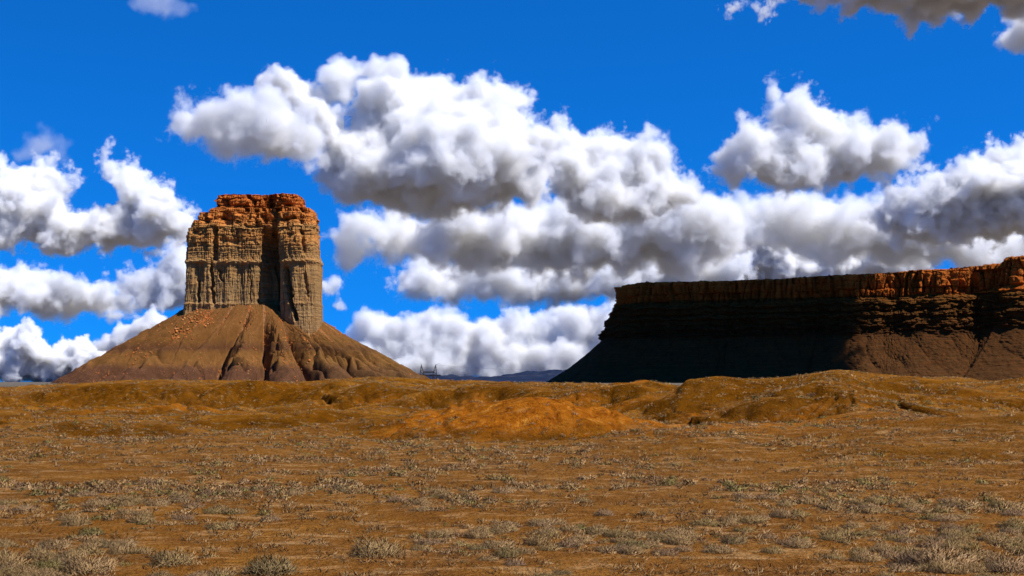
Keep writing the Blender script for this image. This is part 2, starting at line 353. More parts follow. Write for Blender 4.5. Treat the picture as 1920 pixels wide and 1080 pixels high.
# talus
TC = np.array([-480., 2695.])
def talus_h(th, d, s=None):
    "height at distance d outside the tower's foot, in direction th (0 = +x, -pi/2 = towards the camera)"
    cx = np.cos(th); sy = np.sin(th)
    top = 147 + fbm(cx * 2, sy * 2, 0., 2, 80) * 3 - 36 * sst(.1, .9, cx) + 11 * sst(.5, 1., -cx)
    run = 238 + 12 * sst(.5, 1., -cx) - 50 * sst(.2, 1., cx) + fbm(cx * 2.5, sy * 2.5, 3., 2, 81) * 6
    t = d / run
    z = top * (1 - np.clip(t, -1, 3)) ; z = top * (1 - t) - top * .035 * np.sin(np.clip(t, 0, 1) * math.pi)
    arc = th * 190 / 1.0
    wv = fbm(cx * 3, sy * 3, d / 130, 3, 82)
    a = arc + wv * 9
    r1 = np.abs(np.sin(a / 54 * math.pi)) ** .95
    r2 = np.abs(np.sin((a + 13 + fbm(cx * 6, sy * 6, d / 60, 2, 85) * 22) / 23 * math.pi)) ** .8
    r3 = np.abs(vn3(arc / 7 + wv * 3, d / 40, 0., 84))
    g = sst(.0, .5, t)
    z = z + (r1 - .70) * 62 * g * (1 - .72 * np.abs(cx) ** 2.5) + (r2 - .66) * 18 * sst(.2, .8, t) + (np.clip(r3, 0, .3) - .15) * 7 * sst(.02, .3, t)
    z = z + fbm(cx * 30, sy * 30, d / 8, 4, 86) * 1.3
    return z, r1, r2
def talus_xy(th, d):
    a, b = 128., 92.
    rr = 1 / ((np.abs(np.cos(th)) / a) ** 3 + (np.abs(np.sin(th)) / b) ** 3) ** (1 / 3)
    return TC[0] + (rr + d) * np.cos(th), TC[1] + (rr + d) * np.sin(th)
def rock_mesh(name, seed, mat, sub=2, flat=.8):
    v, f = ico(sub); r = random.Random(seed)
    for _ in range(9):
        n_ = Vector((r.gauss(0, 1), r.gauss(0, 1), r.gauss(0, 1))).normalized(); k = r.uniform(.45, .8)
        dd = v @ np.array(n_); v = v - np.outer(np.clip(dd - k, 0, None), np.array(n_))
    v[:, 2] *= flat; v += np.stack([fbm(v[:, 0] * 2, v[:, 1] * 2, v[:, 2] * 2 + 9 * i, 2, seed) for i in range(3)], 1) * .08
    return mesh_np(name, v, f, mat, False)
def boulder_mat(name, cols):
    m = M(name); oi = m.new('ShaderNodeObjectInfo')
    c = m.ramp(oi.outputs['Random'], [(0, cols[0]), (.5, cols[1]), (1, cols[2])])
    c = m.mix(m.mr(m.noise(1.5, 4, .6), .45, .7, 0., .6), c, m.mix(1., c, (.55, .5, .5), 'MULTIPLY'))
    return m.col(c)
if want('butte'):
    root = link(bpy.data.objects.new('butte', None)); root.location = (-482, 2690, 0)
    tag(root, 'tall sunlit sandstone butte, orange topped tower on a ribbed cone of scree', 'butte')
    me, c = build_butte(); o = obj('rock_tower', me, root); o.location = (0, 0, 60)
    th = np.concatenate([np.linspace(-math.pi, .25, 1500), np.linspace(.25, math.pi, 260)[1:-1]]); dd = np.concatenate([[-45], np.linspace(-25, 290, 380)])
    T, D_ = np.meshgrid(th, dd); hx, hy = talus_xy(T, D_); hz, tr1, tr2 = talus_h(T, np.maximum(D_, -12))
    hz = np.maximum(hz, -6)
    TV = np.stack([hx, hy, hz], -1)
    m = M('scree')
    sp = m.new('ShaderNodeSeparateXYZ'); m.put(sp.inputs[0], m.co)
    zz = m.math('ADD', sp.outputs[2], m.mr(m.noise(.03, 3), 0., 1., -9., 9.))
    c = m.ramp(m.math('DIVIDE', zz, 150.), [(0, (.12, .052, .026)), (.17, (.125, .054, .025)), (.25, (.22, .098, .026)), (.36, (.20, .088, .023)), (.42, (.12, .050, .020)), (.52, (.18, .078, .020)), (.8, (.185, .077, .020)), (1, (.205, .092, .025))])
    ocz = m.mr(sp.outputs[0], 60., 260., 0., .4)
    c = m.mix(ocz, c, (.19, .10, .026))
    c = m.mix(m.mr(m.noise(.12, 5, .7), .42, .66, 0., .55), c, m.mix(1., c, (.62, .58, .55), 'MULTIPLY'))
    c = m.mix(m.math('MULTIPLY', m.attr('gully'), m.mr(m.noise(.35, 5, .8), .42, .55)), c, (.44, .21, .085))
    st = m.vor(.42); c = m.mix(m.math('MULTIPLY', m.mr(st.outputs['Distance'], .12, .3, 1., 0.), m.mr(m.noise(.05, 4, .7), .5, .62)), c, (.46, .22, .09))
    m.bump(m.math('ADD', m.noise(.3, 5, .75), m.noise(1.2, 3, .7)), 1.6)
    gul = (np.clip(1 - tr1 / .32, 0, 1) * .9 + np.clip(1 - tr2 / .22, 0, 1) * .35).ravel()
    tm = mesh_np('scree_cone', TV.reshape(-1, 3) - np.array([-482, 2690, 0]), grid_faces(len(dd), len(th)), m.col(c), True, {'gully': gul})
    obj('scree_slope', tm, root)
    # boulders on the scree
    bmt = boulder_mat('fallen_sandstone', [(.46, .14, .032), (.52, .19, .05), (.52, .26, .09)])
    rocks = [rock_mesh('boulder', 200 + i, bmt, 2, .75) for i in range(8)]
    fx, fy = proj(TV[..., 0], TV[..., 1], TV[..., 2]); vis = (TV[..., 1] < 2705) & (TV[..., 2] > 1) & (D_ > 2)
    cand = np.argwhere(vis); rg = np.random.default_rng(5); cxp = fx[vis]; cyp = fy[vis]; r1v = tr1[vis]; r2v = tr2[vis]; Pv = TV[vis]
    pts = []
    for (px, py, sx, sy, k, s0, s1) in ((375, 592, 16, 7, 26, 1.6, 4.2), (352, 607, 18, 9, 24, 1.6, 4.5), (322, 626, 18, 10, 24, 1.4, 4), (300, 636, 12, 8, 12, 1.4, 3.2), (270, 662, 14, 10, 14, 1.2, 3), (393, 605, 6, 6, 8, 1.6, 4), (336, 620, 4, 4, 3, 3.5, 5.5), (582, 640, 8, 9, 14, 1.6, 4), (578, 660, 5, 12, 9, 1.4, 3.4), (528, 635, 4, 4, 5, 2.2, 4.2), (535, 660, 5, 16, 12, 1.2, 3), (556, 690, 5, 14, 10, 1.2, 3), (452, 670, 3, 18, 9, 1.2, 2.8), (464, 702, 4, 6, 6, 1.4, 3), (375, 690, 16, 14, 12, 1.1, 2.6), (640, 620, 18, 10, 16, 1.0, 2.6), (700, 665, 22, 12, 10, 1.0, 2.2), (380, 585, 14, 5, 10, 1.5, 3.4)):
        for _ in range(k):
            tx, ty = rg.normal(px, sx), rg.normal(py, sy); i = np.argmin((cxp - tx) ** 2 + (cyp - ty) ** 2)
            if abs(cxp[i] - tx) < 3: pts.append((Pv[i], rg.uniform(s0, s1) * .68, ty, tx))
    pts.sort(key=lambda a: -a[1]); R0 = random.Random(9)
    for i, (p_, s_, ty, tx) in enumerate(pts[:235]):
        o = obj('boulder', rocks[i % 8]); o.location = (p_[0], p_[1], p_[2] + s_ * .3); o.rotation_euler = (R0.uniform(-.4, .4), R0.uniform(-.4, .4), R0.uniform(0, 6.3)); o.scale = (s_ * R0.uniform(.8, 1.3), s_ * R0.uniform(.8, 1.3), s_ * R0.uniform(.7, 1.1))
        if tx < 420: lb, gp = 'orange sandstone boulder lying on the left flank of the scree', 'boulders on the left flank of the scree'
        elif tx > 615: lb, gp = 'small pale boulder lying on the right flank of the scree', 'boulders on the right flank of the scree'
        else: lb, gp = 'tan boulder caught in a gully on the front of the scree', 'boulders in the front gullies of the scree'
        tag(o, lb, 'boulder', gp)
    # uncountable small rubble in the gullies
    wgt = np.clip(1 - r1v / .3, 0, 1) + .6 * np.clip(1 - r2v / .3, 0, 1) + .05 + .8 * ((cxp < 400) & (np.abs(cyp - (575 + (400 - cxp) * .55) - 14) < 14)); wgt = wgt * np.clip(vn3(Pv[:, 0] / 30, Pv[:, 1] / 30, 0., 90) + .35, 0, 1); wgt /= wgt.sum()
    idx = rg.choice(len(Pv), 2600, p=wgt); V_, F_ = ico(1); vs = []; fs = []
    for j, i in enumerate(idx):
        s_ = rg.uniform(.5, 1.7); q = V_ * rg.uniform(.6, 1.3, 3) * s_ + rg.normal(0, .12 * s_, V_.shape); vs.append(q + Pv[i] + rg.normal(0, 1, 3) * [1, 1, .1]); fs.append(F_ + j * len(V_))
    tag(obj('scree_rubble', mesh_np('rubble', np.concatenate(vs), np.concatenate(fs), bmt, False)), 'small orange stones strewn down the gullies of the scree', 'rubble', kind='stuff')

# ------------------------------------------------------------------ mesa
if want('mesa'):
    plan = [(2900, 3420), (2400, 3560), (2150, 3640), (1990, 3690), (1890, 3740), (1860, 3810), (1740, 3830), (1700, 3880), (1600, 3920), (1555, 3990), (1440, 4020), (1390, 4080), (1290, 4120), (1230, 4190), (1185, 4230), (1168, 4330), (1178, 4500), (1215, 4800), (1300, 5300), (1450, 5900)]
    pl, L = resample([(X(a, b), b) for a, b in plan], 2200, 2, False)
    tg = np.gradient(pl, axis=0); nrm = np.stack([tg[:, 1], -tg[:, 0]], 1); nrm /= np.linalg.norm(nrm, axis=1)[:, None]
    if nrm[500, 1] > 0: nrm = -nrm
    ks = np.ones(61) / 61; nrm = np.stack([np.convolve(np.pad(nrm[:, i], 30, 'edge'), ks, 'valid') for i in (0, 1)], 1); nrm /= np.linalg.norm(nrm, axis=1)[:, None]
    ppx = 960 + F * pl[:, 0] / pl[:, 1]
    pyt = np.interp(ppx, [1168, 1185, 1340, 1480, 1560, 1600, 1660, 1720, 1800, 1850, 1884, 1890, 1920, 2100, 2900], [534, 531, 528, 523, 517, 516, 513, 508, 503, 498, 495, 485, 480, 468, 420])
    H = (HY - pyt) / F * np.where(pl[:, 1] > 4230, 4230, pl[:, 1]) + ZC
    H = np.where(pl[:, 1] > 4230, (HY - 533) / F * 4230 + 3, H)
    U1 = np.linspace(0, L, len(pl))
    prof = [(0, 1.0), (.008, .985), (.012, .93), (.02, .86), (.03, .795), (.10, .74), (.125, .70), (.14, .66), (.17, .62), (.18, .57), (.21, .53), (.215, .47), (.24, .435), (.26, .41), (.42, .27), (.60, .13), (.86, -.02)]
    pr = np.array(prof); PL = np.concatenate([[0], np.cumsum(np.hypot(np.diff(pr[:, 0]), np.diff(pr[:, 1])))]); tt = np.linspace(0, PL[-1], 300)
    ps, pz = np.interp(tt, PL, pr[:, 0]), np.interp(tt, PL, pr[:, 1])
    K, J = np.meshgrid(np.arange(len(tt)), np.arange(len(pl)), indexing='ij')
    Hh = H[J]; fz = pz[K]; U = U1[J]
    s_ = ps[K] * Hh; Z = fz * Hh
    hw = fbm(U / 90, 0., 0., 2, 100) * .025
    fzw = fz + hw
    cap = sst(.775, .80, fzw); ledg = sst(.43, .46, fzw) * (1 - cap); tal = 1 - sst(.40, .46, fzw)
    d = np.zeros_like(Z)
    for cw, ch, a, s in ((46, 44, 17, 110), (19, 22, 10, 111), (8, 9, 4, 112)):
        v, e = blocks(U + fbm(U / 20, Z / 20, 0., 2, s) * 7, Z + fbm(U / 30, Z / 15, 3., 2, s + 5) * 4, cw, ch, s)
        d += (v - .5) * a * (cap + .30 * ledg) - np.clip(1 - e / 1.8, 0, 1) * a * .35 * cap
    d += vn3(U / 70, 0., 1., 113) * 30 * (cap + .6 * ledg)
    sw = (U + fbm(U / 80, Z / 150, 0., 2, 131) * 60) / 52; d += (1 - (sw - np.floor(sw))) * 24 * (.4 + .6 * hsh(np.floor(sw), 0, 0, 132)) * cap          # facets of the jointed rim
    fl = np.abs(vn3(U / 24, Z / 120, 1., 114)); d -= np.clip(.2 - fl, 0, 1) / .2 * 15 * cap
    bed = hsh(np.floor((Z + fbm(U / 50, Z / 60, 0., 3, 115) * 9) / 8.5), 1, 0, 116); d += (bed - .5) * 15 * ledg
    bed = hsh(np.floor((Z + fbm(U / 30, Z / 60, 4., 3, 117) * 6) / 3.6), 1, 0, 118); d += (bed - .5) * 6 * ledg
    d += fbm(U / 34, Z / 34, 6., 4, 119) * 11 * ledg + fbm(U / 9, Z / 9, 6., 4, 120) * 2.6
    v, e = blocks(U + fbm(U / 12, Z / 12, 0., 2, 121) * 5, Z + fbm(U / 20, Z / 15, 3., 2, 122) * 3, 11, 7, 123); d += (v - .5) * 6 * ledg
    gl = np.abs(np.sin((U + fbm(U / 120, Z / 200, 0., 2, 124) * 60 - Z * .6) / 62 * math.pi)) ** .8
    gl2 = np.abs(vn3((U - Z * .6 + fbm(U / 30, Z / 50, 0., 2, 130) * 5) / 12, Z / 60, 0., 125)); d += ((gl - .6) * 8 + (np.clip(gl2, 0, .3) - .15) * 5) * tal * sst(-.02, .1, fz) + fbm(U / 6, Z / 6, 0., 3, 126) * 1.6 * tal
    q = pl[J] + nrm[J] * (s_ + d)[..., None]
    rimz = np.where(K < 4, fbm(U / 7, 0., 0., 3, 127) * 3.5 + (hsh(np.floor(U / 16), 0, 0, 128) - .5) * 4, 0)
    V = np.concatenate([q, (Z + rimz)[..., None]], -1)
    rings = []
    for k, back in enumerate((900, 420, 180, 70, 25, 6)):
        r_ = pl - nrm * back; zz = H + (fbm(U1 / 40, back / 50., 0., 3, 129) * 3 + (2 if back < 30 else 0)) - (4 if back > 400 else 0); rings.append(np.concatenate([r_, zz[:, None]], 1))
    V = np.concatenate([np.array(rings), V]); org = np.array([900., 4000., 0.])
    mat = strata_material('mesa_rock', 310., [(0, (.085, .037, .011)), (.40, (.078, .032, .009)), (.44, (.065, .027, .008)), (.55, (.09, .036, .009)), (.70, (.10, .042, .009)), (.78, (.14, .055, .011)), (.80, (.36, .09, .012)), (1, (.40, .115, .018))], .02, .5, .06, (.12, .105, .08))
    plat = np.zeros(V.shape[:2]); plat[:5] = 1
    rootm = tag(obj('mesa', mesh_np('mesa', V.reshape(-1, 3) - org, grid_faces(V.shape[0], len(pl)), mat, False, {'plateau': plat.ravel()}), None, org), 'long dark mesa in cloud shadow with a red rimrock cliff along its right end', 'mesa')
    # shrubs on the rim
    sm = M('juniper'); sm = sm.col((.035, .04, .02))
    rg = np.random.default_rng(8)
    def shrub_np(n, seed):
        g = np.random.default_rng(seed); vs = []
        for _ in range(n):
            a = g.uniform(0, 6.28); e = g.uniform(0, 1.5); rr = g.uniform(.3, 1); c = np.array([math.cos(a) * math.cos(e), math.sin(a) * math.cos(e), math.sin(e) * 1.1]) * rr
            vs.append(c + g.normal(0, .22, (3, 3)))
        return np.concatenate(vs), np.arange(n * 3).reshape(-1, 3)
    prot = [mesh_np('rim_shrub', *shrub_np(130, 300 + i), sm, False) for i in range(4)]
    k = 0
    for i in range(150):
        j = int(rg.uniform(250, 1640)); p_ = pl[j] - nrm[j] * rg.uniform(4, 40) + d[2, j] * nrm[j] * .5; s_ = rg.uniform(1.6, 4.2) if rg.random() < .8 else rg.uniform(4, 6)
        o = obj('rim_shrub', prot[i % 4]); o.location = (p_[0], p_[1], H[j] + .5); o.scale = (s_ * 1.3, s_ * 1.3, s_ * .8); o.rotation_euler = (0, 0, rg.uniform(0, 6))
        pxx = 960 + F * p_[0] / p_[1]
        if pxx < 1560: tag(o, 'tiny dark shrub silhouetted on the shaded rim of the mesa', 'shrub', 'shrubs on the shaded mesa rim')
        else: tag(o, 'tiny dark shrub growing above the red rimrock of the mesa', 'shrub', 'shrubs above the red rimrock')

# ------------------------------------------------------------------ distant hills
if want('hills'):
    m = M('hazed_forest'); c = m.ramp(m.noise(.006, 5, .7), [(.4, (.009, .016, .040)), (.6, (.018, .026, .052)), (.72, (.06, .06, .07))]); mt = m.col(c)  # blue of the distant haze is put into the forest colour
    xs = np.linspace(-9000, 3500, 700); rows = np.linspace(0, 1, 24); Xg, Tg = np.meshgrid(xs, rows)
    pxs = 960 + F * xs / 20000
    top = np.interp(pxs, [-100, 0, 40, 120, 780, 860, 905, 945, 985, 1040, 1120, 1400], [719, 722, 726, 720, 705, 708, 711, 706, 701, 697, 700, 705])
    ht = (HY + 4 - top) / F * 20000
    Zg = (ht[None, :] + fbm(Xg / 160, Tg * 8, 0., 4, 140) * 26) * np.sin(Tg * math.pi / 2) ** .8 + fbm(Xg / 500, Tg * 3, 0., 3, 141) * 15 * Tg
    V = np.stack([Xg, 18200 + Tg * 1800, Zg - 4], -1).reshape(-1, 3)
    V2 = V.reshape(24, 700, 3)[-1].copy(); V2[:, 1] += 3000; V2[:, 2] = -10; V = np.concatenate([V, V2])
    tag(obj('hills', mesh_np('hills', V, grid_faces(25, 700), mt, True)), kind='structure')

# ------------------------------------------------------------------ power pylon and line
def beams(name, segs, th, mat, parent, org):
    vs = []; fs = []
    for a, b in segs:
        a, b = Vector(a) - org, Vector(b) - org; dr = (b - a).normalized(); s1 = dr.cross(Vector((.3, 1, .2))).normalized(); s2 = dr.cross(s1)
        n = len(vs)
        for p_ in (a, b):
            for i, j in ((-1, -1), (1, -1), (1, 1), (-1, 1)): vs.append(p_ + (s1 * i + s2 * j) * th / 2)
        fs += [(n, n + 1, n + 5, n + 4), (n + 1, n + 2, n + 6, n + 5), (n + 2, n + 3, n + 7, n + 6), (n + 3, n, n + 4, n + 7), (n, n + 3, n + 2, n + 1), (n + 4, n + 5, n + 6, n + 7)]
    return obj(name, mesh_np(name, np.array([v[:] for v in vs]), np.array(fs), mat, False), parent)
if want('pylon'):
    pm = M('galvanised_steel', .6); pm = pm.col((.05, .04, .04)); Yp = 2950
    root = link(bpy.data.objects.new('power_pylon', None)); root.location = P(805, 716, Yp); root.location.z = 0; org = root.location.copy()
    tag(root, 'lattice steel power pylon with two peaked masts beside the butte foot', 'pylon')
    def mast(px, lean):
        b = lambda x, y, q=0: P(x, y, Yp + q); s = []
        for q in (-4, 4):
            s += [(b(px - 3.5, 722, q), b(px - 2.2, 700, q)), (b(px - 2.2, 700, q), b(px + lean, 684)), (b(px + 5.5, 722, q), b(px + 4.5, 700, q)), (b(px + 4.5, 700, q), b(px + lean, 684))]
        for k in range(7):
            y0, y1 = 720 - k * 4.6, 720 - (k + 1) * 4.6; t0 = max(0, min(1, (700 - y0) / 16)); t1 = max(0, min(1, (700 - y1) / 16))
            xl = lambda t: (px - 2.6) * (1 - t) + (px + lean) * t; xr = lambda t: (px + 4.8) * (1 - t) + (px + lean) * t
            if k % 2: s.append((b(xl(t0), y0, -4), b(xr(t1), y1, -4)))
            else: s.append((b(xr(t0), y0, -4), b(xl(t1), y1, -4)))
        return s
    beams('mast', mast(790, 0), 1.0, pm, root, org); beams('mast', mast(814, 3), 1.0, pm, root, org)
    b = lambda x, y, q=0: P(x, y, Yp + q)
    segs = [(b(793, 697), b(814, 697)), (b(793, 698.6), b(814, 698.6))] + [(b(793 + i * 3, 697 + (i % 2) * 1.6), b(796 + i * 3, 698.6 - (i % 2) * 1.6)) for i in range(7)]
    beams('crossarm', segs, .95, pm, root, org)
    segs = [(b(787, 703), b(826, 703)), (b(787, 704.6), b(826, 704.6))] + [(b(787 + i * 3, 703 + (i % 2) * 1.6), b(790 + i * 3, 704.6 - (i % 2) * 1.6)) for i in range(13)]
    beams('crossarm', segs, .95, pm, root, org)
    beams('earth_wire_arm', [(b(817, 684), b(825, 681)), (b(790, 684), b(789, 681))], .5, pm, root, org)
    cm = M('cable'); cm = cm.col((.12, .1, .1))
    for n_, (x0, y0, x1, y1, Y1, lb) in enumerate(((790, 703, 1010, 703, 3300, 'thin power cable sagging from the lower crossarm of the pylon'), (817, 684, 1030, 692, 3300, 'thin power cable leaving the right mast peak of the pylon'))):
        pts = [P(x0 + (x1 - x0) * t, y0 + (y1 - y0) * t + 14 * t * (1 - t), Yp + (Y1 - Yp) * t) for t in np.linspace(0, 1, 15)]
        o = beams('power_cable', [(pts[i], pts[i + 1]) for i in range(14)], .22, cm, None, pts[0]); o.location = pts[0]; tag(o, lb, 'power cable')

# ------------------------------------------------------------------ sagebrush
def dome_normals(me, nrm):
    me.shade_smooth(); me.normals_split_custom_set_from_vertices(nrm.astype(np.float32))
def blades(n, g, w0=.012, w1=.03, L0=.22, L1=.42, spread=1.0):
    "dense dome of short twig ends, unit radius"
    a = g.uniform(0, 2 * math.pi, n); e = np.arccos(np.clip(1 - g.uniform(0, 1, n) * spread, -.1, 1)); Ln = g.uniform(L0, L1, n)[:, None]
    lump = 1 + .22 * np.sin(a * 2 + e * 3 + 1) + .12 * np.sin(a * 5 - e * 4)
    dr = np.stack([np.sin(e) * np.cos(a), np.sin(e) * np.sin(a), np.cos(e) * .8 + .03], 1) * lump[:, None]
    r0 = (g.uniform(0, 1, n) ** .5)[:, None] * .85
    st = dr * r0; tw = dr * .6 + g.normal(0, .4, (n, 3)) + np.array([0, 0, .45]); tw /= np.linalg.norm(tw, axis=1)[:, None]
    en = st + tw * Ln; en[:, 2] = np.maximum(en[:, 2], .02)
    sd_ = g.normal(0, 1, (n, 3)); sd_ /= np.linalg.norm(sd_, axis=1)[:, None]; w_ = g.uniform(w0, w1, n)[:, None]
    q = np.stack([st - sd_ * w_, st + sd_ * w_, en], 1)
    nn_ = st + np.array([0, 0, .25]) + g.normal(0, .16, (n, 3)); nn_ /= np.linalg.norm(nn_, axis=1)[:, None]
    blades.nrm = np.repeat(nn_, 3, 0)
    return q.reshape(-1, 3)
if want('brush'):
    m = M('sage_twigs'); oi = m.new('ShaderNodeObjectInfo')
    c = m.ramp(oi.outputs['Random'], [(0, (.30, .195, .085)), (.3, (.37, .235, .11)), (.55, (.29, .20, .08)), (.75, (.37, .235, .12)), (.9, (.25, .155, .09)), (1, (.21, .17, .06))])
    c = m.mix(m.mr(m.noise(4, 3), .4, .65, 0., .6), c, m.mix(1., c, (.55, .5, .5), 'MULTIPLY')); sage = m.col(c)
    m = M('sage_cover_twigs'); scov = m.col(m.attr('tint', 'Color'))
    g = np.random.default_rng(21)
    # candidate positions over the visible wedge
    N = 62000
    dist = 18 * (250 / 18) ** (g.uniform(0, 1, N) ** .52); th = g.uniform(-1, 1, N) * np.interp(dist, [18, 60, 120], [38, 34, 25]) * math.pi / 180
    bx, by = dist * np.sin(th), dist * np.cos(th)
    hz, mm, _, slp = ground_h(bx, by, True)
    clump = fbm(bx / 6, by / 6, 0., 3, 150)
    keep = (g.uniform(0, 1, N) < (.30 + clump * 1.9) * (1 - .8 * np.clip(mm * 1.6, 0, 1)) * (1 - .15 * np.clip(slp, 0, 1)))
    bx, by, hz, dist = bx[keep], by[keep], hz[keep], dist[keep]
    d2 = g.uniform(55, 205, 15000); t2 = g.uniform(-27, 27, 15000) * math.pi / 180; x2, y2 = d2 * np.sin(t2), d2 * np.cos(t2); h2, m2_, _, _ = ground_h(x2, y2, True)
    k2 = g.uniform(0, 1, 15000) < (.42 + 1.5 * fbm(x2 / 9, y2 / 9, 0., 3, 151)) * (1 - .7 * np.clip(m2_, 0, 1))
    bx = np.concatenate([bx, x2[k2]]); by = np.concatenate([by, y2[k2]]); hz = np.concatenate([hz, h2[k2]]); dist = np.concatenate([dist, d2[k2]])
    size = np.exp(g.normal(-2.0, .45, len(bx))) * (1 + .9 * sst(50, 150, dist)); size = np.clip(size, .07, .26)
    fixed = [(706, 1042, .46, 'large round grey sagebrush low in the centre of the foreground'), (1750, 1066, .50, 'widest dark purplish sagebrush at the bottom right'), (1700, 1062, .36, 'low green sagebrush touching the dark bush at bottom right'), (1880, 1072, .38, 'brown sagebrush in the bottom right corner'), (175, 1074, .42, 'bushy mauve grey sagebrush at the bottom left'), (20, 1064, .38, 'pale sagebrush in the bottom left corner'), (510, 1076, .44, 'dark based sagebrush at the bottom edge left of centre'), (330, 1060, .36, 'dun sagebrush between the mauve bush and the dark based bush'), (1895, 990, .33, 'shaggy sagebrush by the right edge with a dark hollow beneath'), (1810, 1000, .24, 'small round sagebrush left of the shaggy bush at the right edge'), (150, 985, .33, 'flat grey sagebrush in the left foreground')]
    protos = []
    for i in range(10):
        n_ = 2600; q = blades(n_, g, .007, .016, .16, .34); pm_ = mesh_np('sagebrush', q, np.arange(len(q)).reshape(-1, 3), sage, False); dome_normals(pm_, blades.nrm); protos.append(pm_)
    order = np.argsort(-(size / np.hypot(bx, by)) * (np.abs(bx) / by < .385))
    nn = 0
    def ground_at(px, py):
        for dd_ in np.arange(17, 260, .1):
            x_, y_ = X(px, dd_), dd_; z_ = float(ground_h(np.array([x_]), np.array([y_]))[0])
            if proj(x_, y_, z_)[1] <= py: return x_, y_, z_
    for px, py, s_, lb in fixed:
        x_, y_, z_ = ground_at(px, py); o = obj('sagebrush', protos[nn % 10]); o.location = (x_, y_, z_ - .02); o.scale = (s_ * 1.25, s_ * 1.1, s_ * .85); o.rotation_euler = (0, 0, nn); nn += 1
        tag(o, lb, 'bush', 'sagebrush of the foreground')
    for i in order[:285]:
        s_ = size[i]; o = obj('sagebrush', protos[nn % 10]); o.location = (bx[i], by[i], hz[i] - .02); o.scale = (s_ * g.uniform(1.1, 1.6), s_ * g.uniform(1, 1.4), s_ * g.uniform(.6, .9)); o.rotation_euler = (0, 0, g.uniform(0, 6.28)); nn += 1
        tag(o, 'low grey brown sagebrush growing on the orange soil of the foreground', 'bush', 'sagebrush of the foreground')
    rest = order[285:]; vs = []; cs = []; ns = []
    pal = np.array([(.32, .20, .09), (.38, .24, .115), (.29, .19, .08), (.38, .235, .11), (.26, .155, .08), (.22, .175, .06), (.37, .21, .08)])
    for i in rest:
        dd_ = math.hypot(bx[i], by[i]); n_ = 190 if dd_ < 45 else 80 if dd_ < 90 else 36
        k_ = 1 + dd_ / 50; q = blades(n_, g, .014 * k_, .034 * k_) * np.array([size[i] * g.uniform(1.1, 1.6), size[i] * g.uniform(1, 1.4), size[i] * g.uniform(.6, .95)]) + np.array([bx[i], by[i], hz[i] - .02])
        vs.append(q); ns.append(blades.nrm); cs.append(np.repeat(pal[[g.integers(0, 7)]] * g.uniform(.8, 1.15), len(q), 0))
    q = np.concatenate(vs); cm_ = mesh_np('sagebrush_cover', q, np.arange(len(q)).reshape(-1, 3), scov, False, {'tint': np.concatenate(cs)}); dome_normals(cm_, np.concatenate(ns)); tag(obj('sagebrush_cover', cm_), 'scattered dry sagebrush and tufts covering the desert slopes', 'ground cover', kind='stuff')
    # dry grass tufts
    N = 19000; dist = 17 * (120 / 17) ** (g.uniform(0, 1, N) ** .7); th = g.uniform(-32, 32, N) * math.pi / 180; tx, ty = dist * np.sin(th), dist * np.cos(th)
    tz, mm, _, _ = ground_h(tx, ty, True); kp = (g.uniform(0, 1, N) < .4 + 1.2 * fbm(tx / 3, ty / 3, 0., 2, 160)) & (mm < .5); tx, ty, tz = tx[kp], ty[kp], tz[kp]
    vs = []; cs = []; ns = []
    for i in range(len(tx)):
        s_ = g.uniform(.05, .14); k_ = 1 + ty[i] / 50
        q = blades(26, g, .02 * k_, .045 * k_, .4, .9, .9) * np.array([s_ * 1.6, s_ * 1.6, s_]) + np.array([tx[i], ty[i], tz[i] - .01]); vs.append(q); ns.append(blades.nrm)
        cs.append(np.repeat(np.array([[(.33, .20, .09), (.25, .155, .07), (.16, .10, .045)][g.integers(0, 3)]]), len(q), 0))
    q = np.concatenate(vs); cm_ = mesh_np('dry_grass', q, np.arange(len(q)).reshape(-1, 3), scov, False, {'tint': np.concatenate(cs)}); dome_normals(cm_, np.concatenate(ns)); tag(obj('dry_grass', cm_), 'short dry straw coloured grass tufts between the sagebrush', 'grass', kind='stuff')

# ------------------------------------------------------------------ clouds: true volumes, lit by the sun
_cm = {}
def cloud_material(px, dens, ero, alb, nsc):
    m = bpy.data.materials.new('cloud_vapour'); m.use_nodes = True; N = m.node_tree; N.nodes.clear()
    o = N.nodes.new('ShaderNodeOutputMaterial'); sv = N.nodes.new('ShaderNodeVolumeScatter'); sv.inputs['Color'].default_value = (alb * .945, alb * .972, min(1, alb * 1.05), 1)  # lower alb darkens grey clouds in place of shade from other clouds
    def math_(op, a, b):
        q = N.nodes.new('ShaderNodeMath'); q.operation = op
        for i, x in enumerate((a, b)):
            if hasattr(x, 'is_output'): N.links.new(x, q.inputs[i])
            else: q.inputs[i].default_value = x
        return q.outputs[0]
    at = N.nodes.new('ShaderNodeAttribute'); at.attribute_name = 'density'
    t_ = N.nodes.new('ShaderNodeTexCoord'); no = N.nodes.new('ShaderNodeTexNoise'); no.inputs['Scale'].default_value = 1 / (nsc * px); no.inputs['Detail'].default_value = 7; no.inputs['Roughness'].default_value = .67
    N.links.new(t_.outputs['Object'], no.inputs['Vector'])
    v = math_('SUBTRACT', at.outputs['Fac'], math_('MULTIPLY', math_('SUBTRACT', no.outputs['Fac'], .34), ero))
    mr = N.nodes.new('ShaderNodeMapRange'); mr.inputs['From Max'].default_value = .32; mr.inputs['To Max'].default_value = dens / px
    N.links.new(v, mr.inputs['Value'])
    g_ = math_('GREATER_THAN', at.outputs['Fac'], .001)
    N.links.new(math_('MULTIPLY', mr.outputs[0], g_), sv.inputs['Density']); N.links.new(sv.outputs[0], o.inputs['Volume'])
    m.cycles.volume_step_rate = 2.0
    return m
